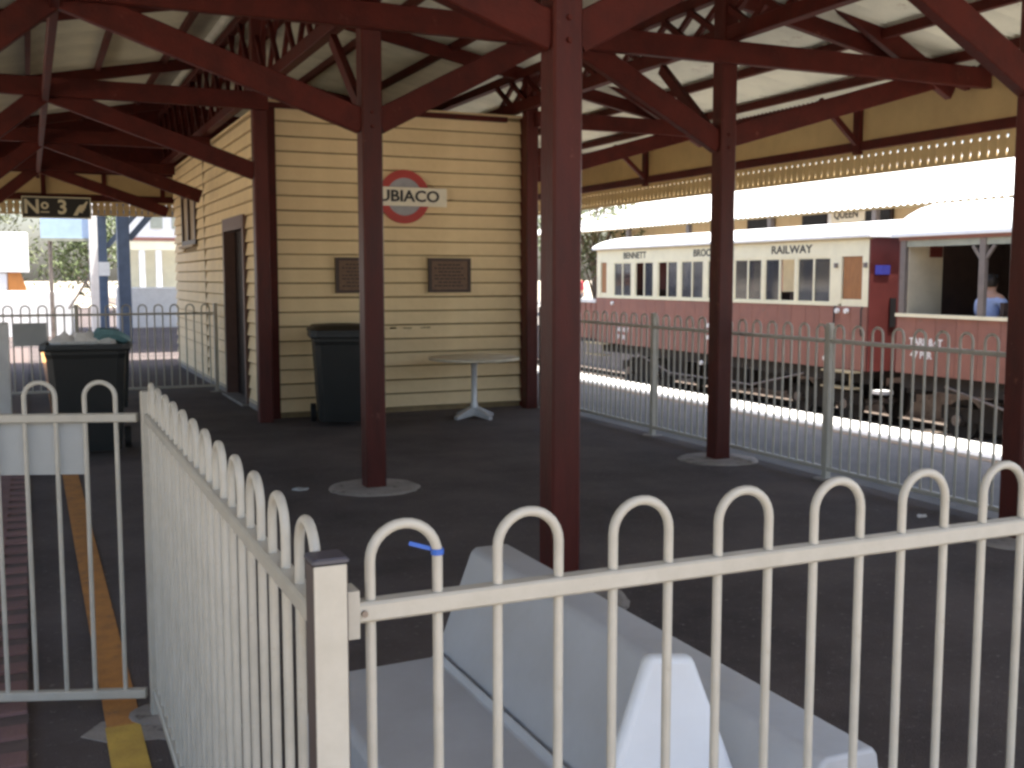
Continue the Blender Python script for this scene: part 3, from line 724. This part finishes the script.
# open end platform at the far end
MB().box(TX, XW, CY1 + .04, CY1 + 1.15, -.08, .02).obj('end_platform', M['underframe'], c1)
for k in range(4): MB().box(TX + .0, TX + .035, CY1 + .06 + k*.28, CY1 + .28 + k*.28, .02, .92).obj('balcony_panel', M['coach_red'], c1)
MB().box(TX - .03, TX + .06, CY1 + .04, CY1 + 1.18, .92, 1.01).obj('balcony_rail', M['white_paint'], c1)

c2 = thing('railway_carriage', 'open-sided red carriage with a seated passenger, right of the lettered one', 'carriage', group='carriages on the far track')
DY1, DY0 = 13.57, 3.6
S2, E2, B2 = .96, 2.20, -.0
n2 = 24; pw = (DY1 - DY0) / n2
for i in range(n2):
    MB().box(TX - .012, TX + .03, DY0 + i*pw + .004, DY0 + (i+1)*pw - .004, B2, S2 - .045).obj('side_board', M['coach_red'], c2)
MB().box(TX + .031, TX + .045, DY0, DY1, B2, S2 - .05).obj('side_lining', M['coach_red'], c2)
MB().box(TX - .05, TX + .06, DY0, DY1 + .01, S2 - .044, S2 + .01).obj('sill_rail', M['coach_cream'], c2)
MB().box(TX - .03, TX + .04, DY0, DY1, E2 - .055, E2 + .02).obj('cant_rail', M['coach_red'], c2)
MB().box(TX + .002, TX + .035, DY0, DY1, E2 - .16, E2 - .057).obj('head_rail', M['green_trim'], c2)
for yy in (13.48, 11.88, 10.0, 8.1, 6.2, 4.3):
    p = MB().box(TX - .02, TX + .05, yy - .055, yy + .055, S2 + .011, E2 - .058).obj('pillar', M['coach_post'], c2)
    for s in ((-1, 1) if yy < 13 else ()):
        MB().beam((TX + .015, yy + s*.05, E2 - .36), (TX + .015, yy + s*.20, E2 - .17), .04, .05).obj('bracket', M['coach_post'], p)
MB().box(TX + .05, TX + .78, DY1 - .16, DY1 - .10, .1, E2).obj('end_lining', M['coach_int'], c2)
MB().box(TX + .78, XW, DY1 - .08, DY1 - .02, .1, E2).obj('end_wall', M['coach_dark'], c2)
MB().box(TX + .0, XW, DY1 - .015, DY1 + .015, B2, E2).obj('end_wall', M['coach_end'], c2)
MB().box(TX + .48, TX + .74, DY1 - .19, DY1 - .162, 1.88, 2.06).obj('notice', M['coach_end'], c2)
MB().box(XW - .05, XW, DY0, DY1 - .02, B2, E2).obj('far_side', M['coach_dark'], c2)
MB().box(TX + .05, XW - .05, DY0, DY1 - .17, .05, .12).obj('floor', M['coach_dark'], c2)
MB().box(TX + .05, XW - .05, DY0, DY1 - .17, E2 - .03, E2).obj('ceiling', M['coach_int'], c2)
for i in range(5):
    yy = 12.05 - i * 1.9
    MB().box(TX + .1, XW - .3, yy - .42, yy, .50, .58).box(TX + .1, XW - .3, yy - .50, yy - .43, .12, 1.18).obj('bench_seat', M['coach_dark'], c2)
coach_roof(c2, DY0, DY1, 2.76, E2 + .02, TX, XW, hip=1.2)
text('load_lettering', 'TARE 8.4T', .155, M['white_paint'], c2, T(TX - .016, 12.93, .52) @ FACE_NEG_X, bold=.005)
text('load_lettering', '47 PER', .155, M['white_paint'], c2, T(TX - .016, 13.02, .31) @ FACE_NEG_X, bold=.005)
u = MB().box(TX + .12, TX + .20, DY0, DY1 - .05, -.26, -.005).box(XW - .2, XW - .12, DY0, DY1 - .05, -.26, -.005)
for i in range(7): u.box(TX + .2, XW - .2, DY0 + .5 + i*1.4, DY0 + .6 + i*1.4, -.24, -.06)
u.box(TX + .5, XW - .5, 8.4, 9.4, -.7, -.25)
u.obj('underframe', M['underframe'], c2)
MB().tube([(TX+.1,12.6,-.16),(TX+.1,11.0,-.5),(TX+.1,7.0,-.5),(TX+.1,5.4,-.16)], .022, 8).obj('truss_rod', M['steel'], c2)
bogie(c2, 12.0, 14.12); bogie(c2, 5.2, 14.12)

# ------------------------------------------------------------------ people
def skin_mesh(name, verts, edges, radii, m, parent, root=0, loc=(0,0,0), rz=0):
    me = bpy.data.meshes.new(name); me.from_pydata(verts, edges, []); me.update()
    o = bpy.data.objects.new(name, me); C.objects.link(o)
    o.modifiers.new('skin', 'SKIN'); o.modifiers.new('sub', 'SUBSURF').levels = 2
    o.modifiers['sub'].render_levels = 2
    for i, r in enumerate(radii):
        sv = me.skin_vertices[0].data[i]; sv.radius = (r, r) if not isinstance(r, tuple) else r
        sv.use_root = (i == root)
    dg = bpy.context.evaluated_depsgraph_get(); dg.update()
    em = bpy.data.meshes.new_from_object(o.evaluated_get(dg)); em.name = name
    bpy.data.objects.remove(o)
    em.materials.clear(); em.materials.append(m)
    for p in em.polygons: p.use_smooth = True
    x = link(name, em, parent, loc); x.rotation_euler = (0,0,rz); return x
def person(label, loc, rz, shirt, seated=True):
    p = thing('person', label, 'person', loc, None, rz)
    # faces -Y locally; z = 0 at the seat (seated) or the ground (standing)
    h = 0.0 if seated else .88
    hip = [(0,0,h+.12),(0,.01,h+.28),(0,.01,h+.45),(0,0,h+.58),(0,-.005,h+.64),(0,-.02,h+.72),(0,-.025,h+.83)]
    rad = [(.15,.11),(.135,.10),(.15,.10),(.10,.075),.055,(.075,.09),(.072,.085)]
    v = list(hip); r = list(rad); e = [(i,i+1) for i in range(6)]
    for s in (-1, 1):
        o = len(v)
        if seated: arm = [(s*.17,.01,h+.54),(s*.23,-.03,h+.30),(s*.19,-.24,h+.17),(s*.16,-.32,h+.17)]
        else: arm = [(s*.17,.01,h+.54),(s*.23,.01,h+.28),(s*.23,-.05,h+.04),(s*.22,-.07,h-.05)]
        v += arm; r += [.062,.048,.036,.03]; e += [(3,o),(o,o+1),(o+1,o+2),(o+2,o+3)]
        o = len(v)
        if seated: leg = [(s*.09,-.04,h+.10),(s*.11,-.46,h+.10),(s*.11,-.46,h-.32),(s*.11,-.56,h-.38)]
        else: leg = [(s*.09,0,h+.04),(s*.10,-.01,h-.40),(s*.10,.02,h-.80),(s*.10,-.12,h-.85)]
        v += leg; r += [.085,.065,.045,.035]; e += [(0,o),(o,o+1),(o+1,o+2),(o+2,o+3)]
    skin_mesh('body', v, e, r, M['skin'], p)
    sv = hip[:4]; sr = [(.165,.125),(.15,.115),(.17,.12),(.145,.11)]; se = [(0,1),(1,2),(2,3)]
    for s in (-1, 1):
        o = len(sv); 
        if seated: sv += [(s*.17,.01,h+.54),(s*.232,-.03,h+.30),(s*.21,-.14,h+.235)]
        else: sv += [(s*.17,.01,h+.54),(s*.232,.01,h+.30),(s*.232,-.02,h+.18)]
        sr += [.09,.07,.062]; se += [(3,o),(o,o+1),(o+1,o+2)]
    skin_mesh('shirt', sv, se, sr, M[shirt], p)
    tv = [(0,0,h+.13)]; tr = [(.16,.12)]; te = []
    for s in (-1, 1):
        o = len(tv)
        tv += ([(s*.09,-.04,h+.10),(s*.11,-.46,h+.10),(s*.11,-.46,h-.28)] if seated else [(s*.09,0,h+.04),(s*.10,-.01,h-.40),(s*.10,.02,h-.78)])
        tr += [.10,.08,.06]; te += [(0,o),(o,o+1),(o+1,o+2)]
    skin_mesh('trousers', tv, te, tr, M['trousers'], p)
    hm = MB(); rings = []
    for k in range(7):
        a = R(-42 + 132 * k / 6); rr_ = math.cos(a)
        rings.append([(.088*rr_*math.cos(t), .012 + .104*rr_*math.sin(t), h + .79 + .125*math.sin(a) + (.10 if math.sin(t) < -.45 and k < 3 else 0)) for t in [2*math.pi*q/16 for q in range(16)]])
    hm.loft(rings).obj('hair', M['hair'], p, True)
    for s in (-1, 1): MB().lathe([(.002,h+.785),(.011,h+.79),(.011,h+.80),(.002,h+.805)], s*.03, -.112, 8).obj('eye', M['ink'], p)
    MB().loft([[(-.014,-.10,h+.745),(.014,-.10,h+.745),(.0,-.135,h+.748)], [(-.006,-.105,h+.80),(.006,-.105,h+.80),(0,-.115,h+.80)]]).obj('nose', M['skin'], p)
    MB().box(-.024, .024, -.108, -.098, h + .715, h + .723).obj('mouth', M['coach_end'], p)
    return p
person('seated passenger in a pale blue shirt at the open carriage side', (13.36, 12.02, .70), R(100), 'shirt_blue', True)
person('standing person in a red top beyond the far end of the carriages', (18.4, 35.2, -.0), R(20), 'shirt_red', False)

# ------------------------------------------------------------------ station building opposite
struct(MB().box(15.75, 34, -20, 70, -1.29, -.05).obj('far_platform', M['concrete']))
st = thing('station_building', 'cream station building with a long white iron awning behind the train', 'building')
SX = 21.0
MB().box(23.6, 31, 4, 42, -.05, 4.4).obj('wall', M['cream'], st)
n = 8; nC = 330
pr = []
y = 2.0
while y < 37.0:
    pr.append(y); y += .048
for k in range(6):
    ya, yb = 2.0 + k*7, 9.0 + k*7
    pts = [(q, .028*math.cos(2*math.pi*(q)/.24)) for q in [ya + .03*i for i in range(int(7/.03)+1)]]
    ring = lambda x, z: [(x, p, z + q) for p, q in pts] + [(x, p, z + q + .004) for p, q in pts[::-1]]
    MB().loft([ring(20.2, 3.38), ring(26.0, 5.35)]).obj('awning_sheet', M['white_roof'], st, True)
MB().box(20.45, 20.55, 2, 44, 3.33, 3.42).obj('awning_beam', M['step'], st)
for yy in (9.0, 13.4, 17.8, 22.2, 26.6, 31, 35):
    MB().cbox(20.32, 20.48, yy - .08, yy + .08, -.05, 3.32, .01).obj('awning_post', M['coach_post'], st)
for (ya, yb) in ((20.6, 21.6), (24.9, 26.2), (27.7, 29.0), (30.5, 32.0), (16.8, 18.4), (13.4, 14.6)):
    w_ = MB().box(23.50, 23.58, ya, yb, 2.1, 3.95).obj('window', M['wood_frame'], st)
    MB().box(23.48, 23.495, ya + .08, yb - .08, 2.2, 3.85).obj('pane', M['glass'], w_)
ss = thing('station_name_board', 'cream board lettered QUEEN under the white awning behind the train', 'sign', (21.0, 24.0, 3.30))
MB().box(-.02, .02, -.72, .72, -.20, .22).obj('board', M['sign_cream'], ss)
text('lettering', 'QUEEN', .30, M['ink'], ss, T(-.03, 0, 0) @ FACE_NEG_X, bold=.005)
MB().box(-.03, .03, .60, .74, -.42, .50).obj('hanger', M['white_paint'], ss)

# ------------------------------------------------------------------ trees
def tree(loc, h, rx, m, label, leaves=3200, trunk_h=.45, seed=1, leaf=.16):
    rnd = random.Random(seed)
    t = thing('gum_tree', label, 'tree', loc, 'trees beyond the station')
    tr = MB()
    tr.tube([(0,0,0),(.1,.05,h*.25),(-.05,.1,h*.5),(.1,0,h*.8)], [.22*h/8,.17*h/8,.12*h/8,.04], 9)
    cl = []
    for k in range(13):
        a = rnd.uniform(0, 6.28); rr_ = rnd.uniform(.25, 1) * rx; z = h * rnd.uniform(trunk_h, .97)
        f = 1 - abs((z/h) - .68) * 1.3
        c_ = Vector((rr_*f*math.cos(a), rr_*f*math.sin(a), z)); cl.append(c_)
        tr.tube([(0,.05,z*.55), (c_.x*.5, c_.y*.5, z*.8), tuple(c_)], [.07*h/8,.045*h/8,.015], 6)
    tr.obj('trunk', M['bark'], t, True)
    mb = MB()
    for i in range(leaves):
        c_ = rnd.choice(cl); s = rx * .42
        p = c_ + Vector((rnd.gauss(0, s*.55), rnd.gauss(0, s*.55), rnd.gauss(0, s*.42)))
        d = Vector((rnd.uniform(-1,1), rnd.uniform(-1,1), rnd.uniform(-1.2,.4))).normalized(); e = d.cross(Vector((rnd.uniform(-1,1), rnd.uniform(-1,1), rnd.uniform(-1,1)))).normalized()
        L_ = leaf * rnd.uniform(.6, 1.3)
        mb.add([p - d*L_, p + e*L_*.32, p + d*L_, p - e*L_*.32], [(0,1,2,3)])
    mb.obj('crown', m, t)
GZ = -1.3
tree((22.5, 41.5, GZ), 7.5, 2.6, M['leaf_a'], 'olive tree beyond the far end of the carriages', seed=3)
tree((30, 60, GZ), 9, 4.0, M['leaf_b'], 'broad tree behind the station building roof end', seed=4)
tree((-3.0, 58, GZ), 7.5, 3.2, M['leaf_a'], 'pale gum tree at the far left above the white truck', seed=5, trunk_h=.35)
tree((3.2, 60, GZ), 6.8, 3.0, M['leaf_b'], 'gum tree beyond the pale blue board', seed=6, trunk_h=.3)
tree((8.0, 68, GZ), 7, 3.0, M['leaf_a'], 'gum tree between the slate-blue posts and the pale pavilion', seed=8, trunk_h=.3)
tree((-12, 70, GZ), 12, 5.0, M['leaf_b'], 'large gum tree outside the left edge of the far view', seed=9, trunk_h=.35)

# ------------------------------------------------------------------ beyond the far end of the platform
sh = thing('far_shelter', 'slate-blue timber shelter beyond the far end of the canopy', 'shelter')
for (x, y, s) in ((2.07, 27.0, .14), (2.02, 34.0, .13), (5.4, 27.0, .14), (5.4, 34, .13)):
    p = MB().cbox(x - s, x + s, y - s, y + s, 0, 3.5, .015).obj('post', M['slate_blue'], sh)
    MB().beam((x + s, y, 2.45), (x + .95, y, 3.4), .12, .14).obj('brace', M['slate_blue'], p)
MB().box(1.75, 6.6, 23.0, 36, 3.52, 3.64).obj('roof', M['white_roof'], sh)
MB().box(1.9, 5.6, 26.93, 27.07, 3.36, 3.515).obj('tie_beam', M['slate_blue'], sh)
MB().box(1.9, 5.6, 33.93, 34.07, 3.36, 3.515).obj('tie_beam', M['slate_blue'], sh)
MB().box(1.90, 2.2, 33.83, 33.86, 1.60, 2.0).obj('notice_box', M['white_paint'], sh)
wp = tag(MB().cbox(1.27, 1.45, 25.9, 26.08, 0, 3.45, .01).obj('white_post', M['white_paint']), 'tall white post beside the slate-blue shelter posts', 'post')
bs = thing('blue_board_sign', 'board tinted with pale blue sky reflection, raised on two thin steel posts', 'sign', (0.83, 26.0, 0))
MB().box(-.54, .56, -.03, .03, 2.42, 2.95).obj('board', M['sky_reflect_board'], bs)
MB().box(-.55, .57, -.05, .04, 2.35, 2.415).obj('bottom_rail', M['green_trim'], bs)
for x in (-.36, .50): MB().cyl((x, .06, 0), (x, .06, 2.95), .045, n=10).obj('post', M['steel'], bs, True)
MB().beam((.46, .06, 1.62), (-.02, .06, .85), .04, .05).obj('stay', M['steel'], bs)
# pale pavilion
pv_ = thing('pavilion', 'pale yellow pavilion with red trim beyond the far shelter', 'building', (6.2, 50, -.2))
MB().box(-2.2, 2.6, 0, .2, 2.95, 3.35).obj('fascia', M['coach_cream'], pv_)
MB().box(-2.25, 2.65, -.03, .22, 3.352, 3.50).obj('red_trim', M['coach_red'], pv_)
MB().box(-2.2, 2.6, .05, .25, 3.502, 4.9).obj('gable', M['white_paint'], pv_)
for x in (-1.2, -.3, .6): 
    MB().box(x, x + .5, -.01, .045, 3.9, 4.4).obj('vent', M['green_trim'], pv_)
for x in (-1.6, -.9, .2, 1.4): MB().cbox(x - .12, x + .12, 0.02, .2, -1.1, 2.948, .01).obj('column', M['white_paint'], pv_)
MB().add([(-2.5,-.3,4.9),(2.9,-.3,4.9),(2.9,4,5.6),(-2.5,4,5.6),(-2.5,-.3,4.98),(2.9,-.3,4.98),(2.9,4,5.68),(-2.5,4,5.68)], [(0,1,2,3),(4,5,6,7),(0,1,5,4),(1,2,6,5),(2,3,7,6),(3,0,4,7)]).obj('roof', M['white_roof'], pv_)
MB().box(-2.2, 2.6, 3.8, 4, -1.1, 4.9).obj('back_wall', M['coach_cream'], pv_)
# white truck
tk = thing('box_truck', 'white box truck with an orange cab at the far left', 'truck', (-1.3, 45, -1.3))
MB().cbox(-3.6, 1.35, -1.1, 1.1, 3.05, 4.5, .05).obj('box_top', M['white_paint'], tk)
MB().cbox(-3.5, .60, -1.0, 1.0, 1.0, 3.04, .05).obj('box_body', M['white_paint'], tk)
MB().loft([[(.62,-1.0,1.0),(1.30,-1.0,1.0),(1.30,1.0,1.0),(.62,1.0,1.0)], [(.62,-1.0,2.4),(1.25,-1.0,2.4),(1.25,1,2.4),(.62,1,2.4)], [(.62,-.95,3.03),(1.05,-.95,3.03),(1.05,.95,3.03),(.62,.95,3.03)]]).obj('cab', M['orange'], tk)
for x in (-2.6, .9):
    for s in (-1, 1): MB().cyl((x, s*1.02, .5), (x, s*.75, .5), .5, n=20).obj('wheel', M['rubber'], tk, True)
MB().box(-3.4, 1.25, -.8, .8, .7, .98).obj('chassis', M['underframe'], tk)
# low white wall and planters along the far left
lw = tag(MB().cbox(-9, 1.1, 31.0, 31.3, 0, 1.2, .03).obj('low_wall', M['white_paint']), 'low white rendered wall beyond the far left of the platform', 'wall')
lw2 = tag(MB().cbox(2.45, 9, 35.2, 35.45, 0, 1.25, .03).obj('low_wall', M['white_paint']), 'white panel wall behind the slate-blue shelter posts', 'wall')

# small litter on the asphalt
def scrap(x, y, sz, label, m):
    mb = MB(); k = 7
    top = [(x + sz*math.cos(6.283*i/k)*random.uniform(.6,1.2), y + sz*.7*math.sin(6.283*i/k)*random.uniform(.6,1.2), random.uniform(.004,.02)) for i in range(k)]
    mb.loft([[(a, b, .001) for a, b, c in top], top])
    tag(mb.obj('paper_scrap', M[m]), label, 'litter', 'litter on the asphalt')
scrap(5.25, 5.2, .045, 'crumpled white paper scrap on the asphalt by the right fence', 'paper')
scrap(1.76, 7.74, .06, 'flat grey scrap on the asphalt left of the post footing', 'grey_board')
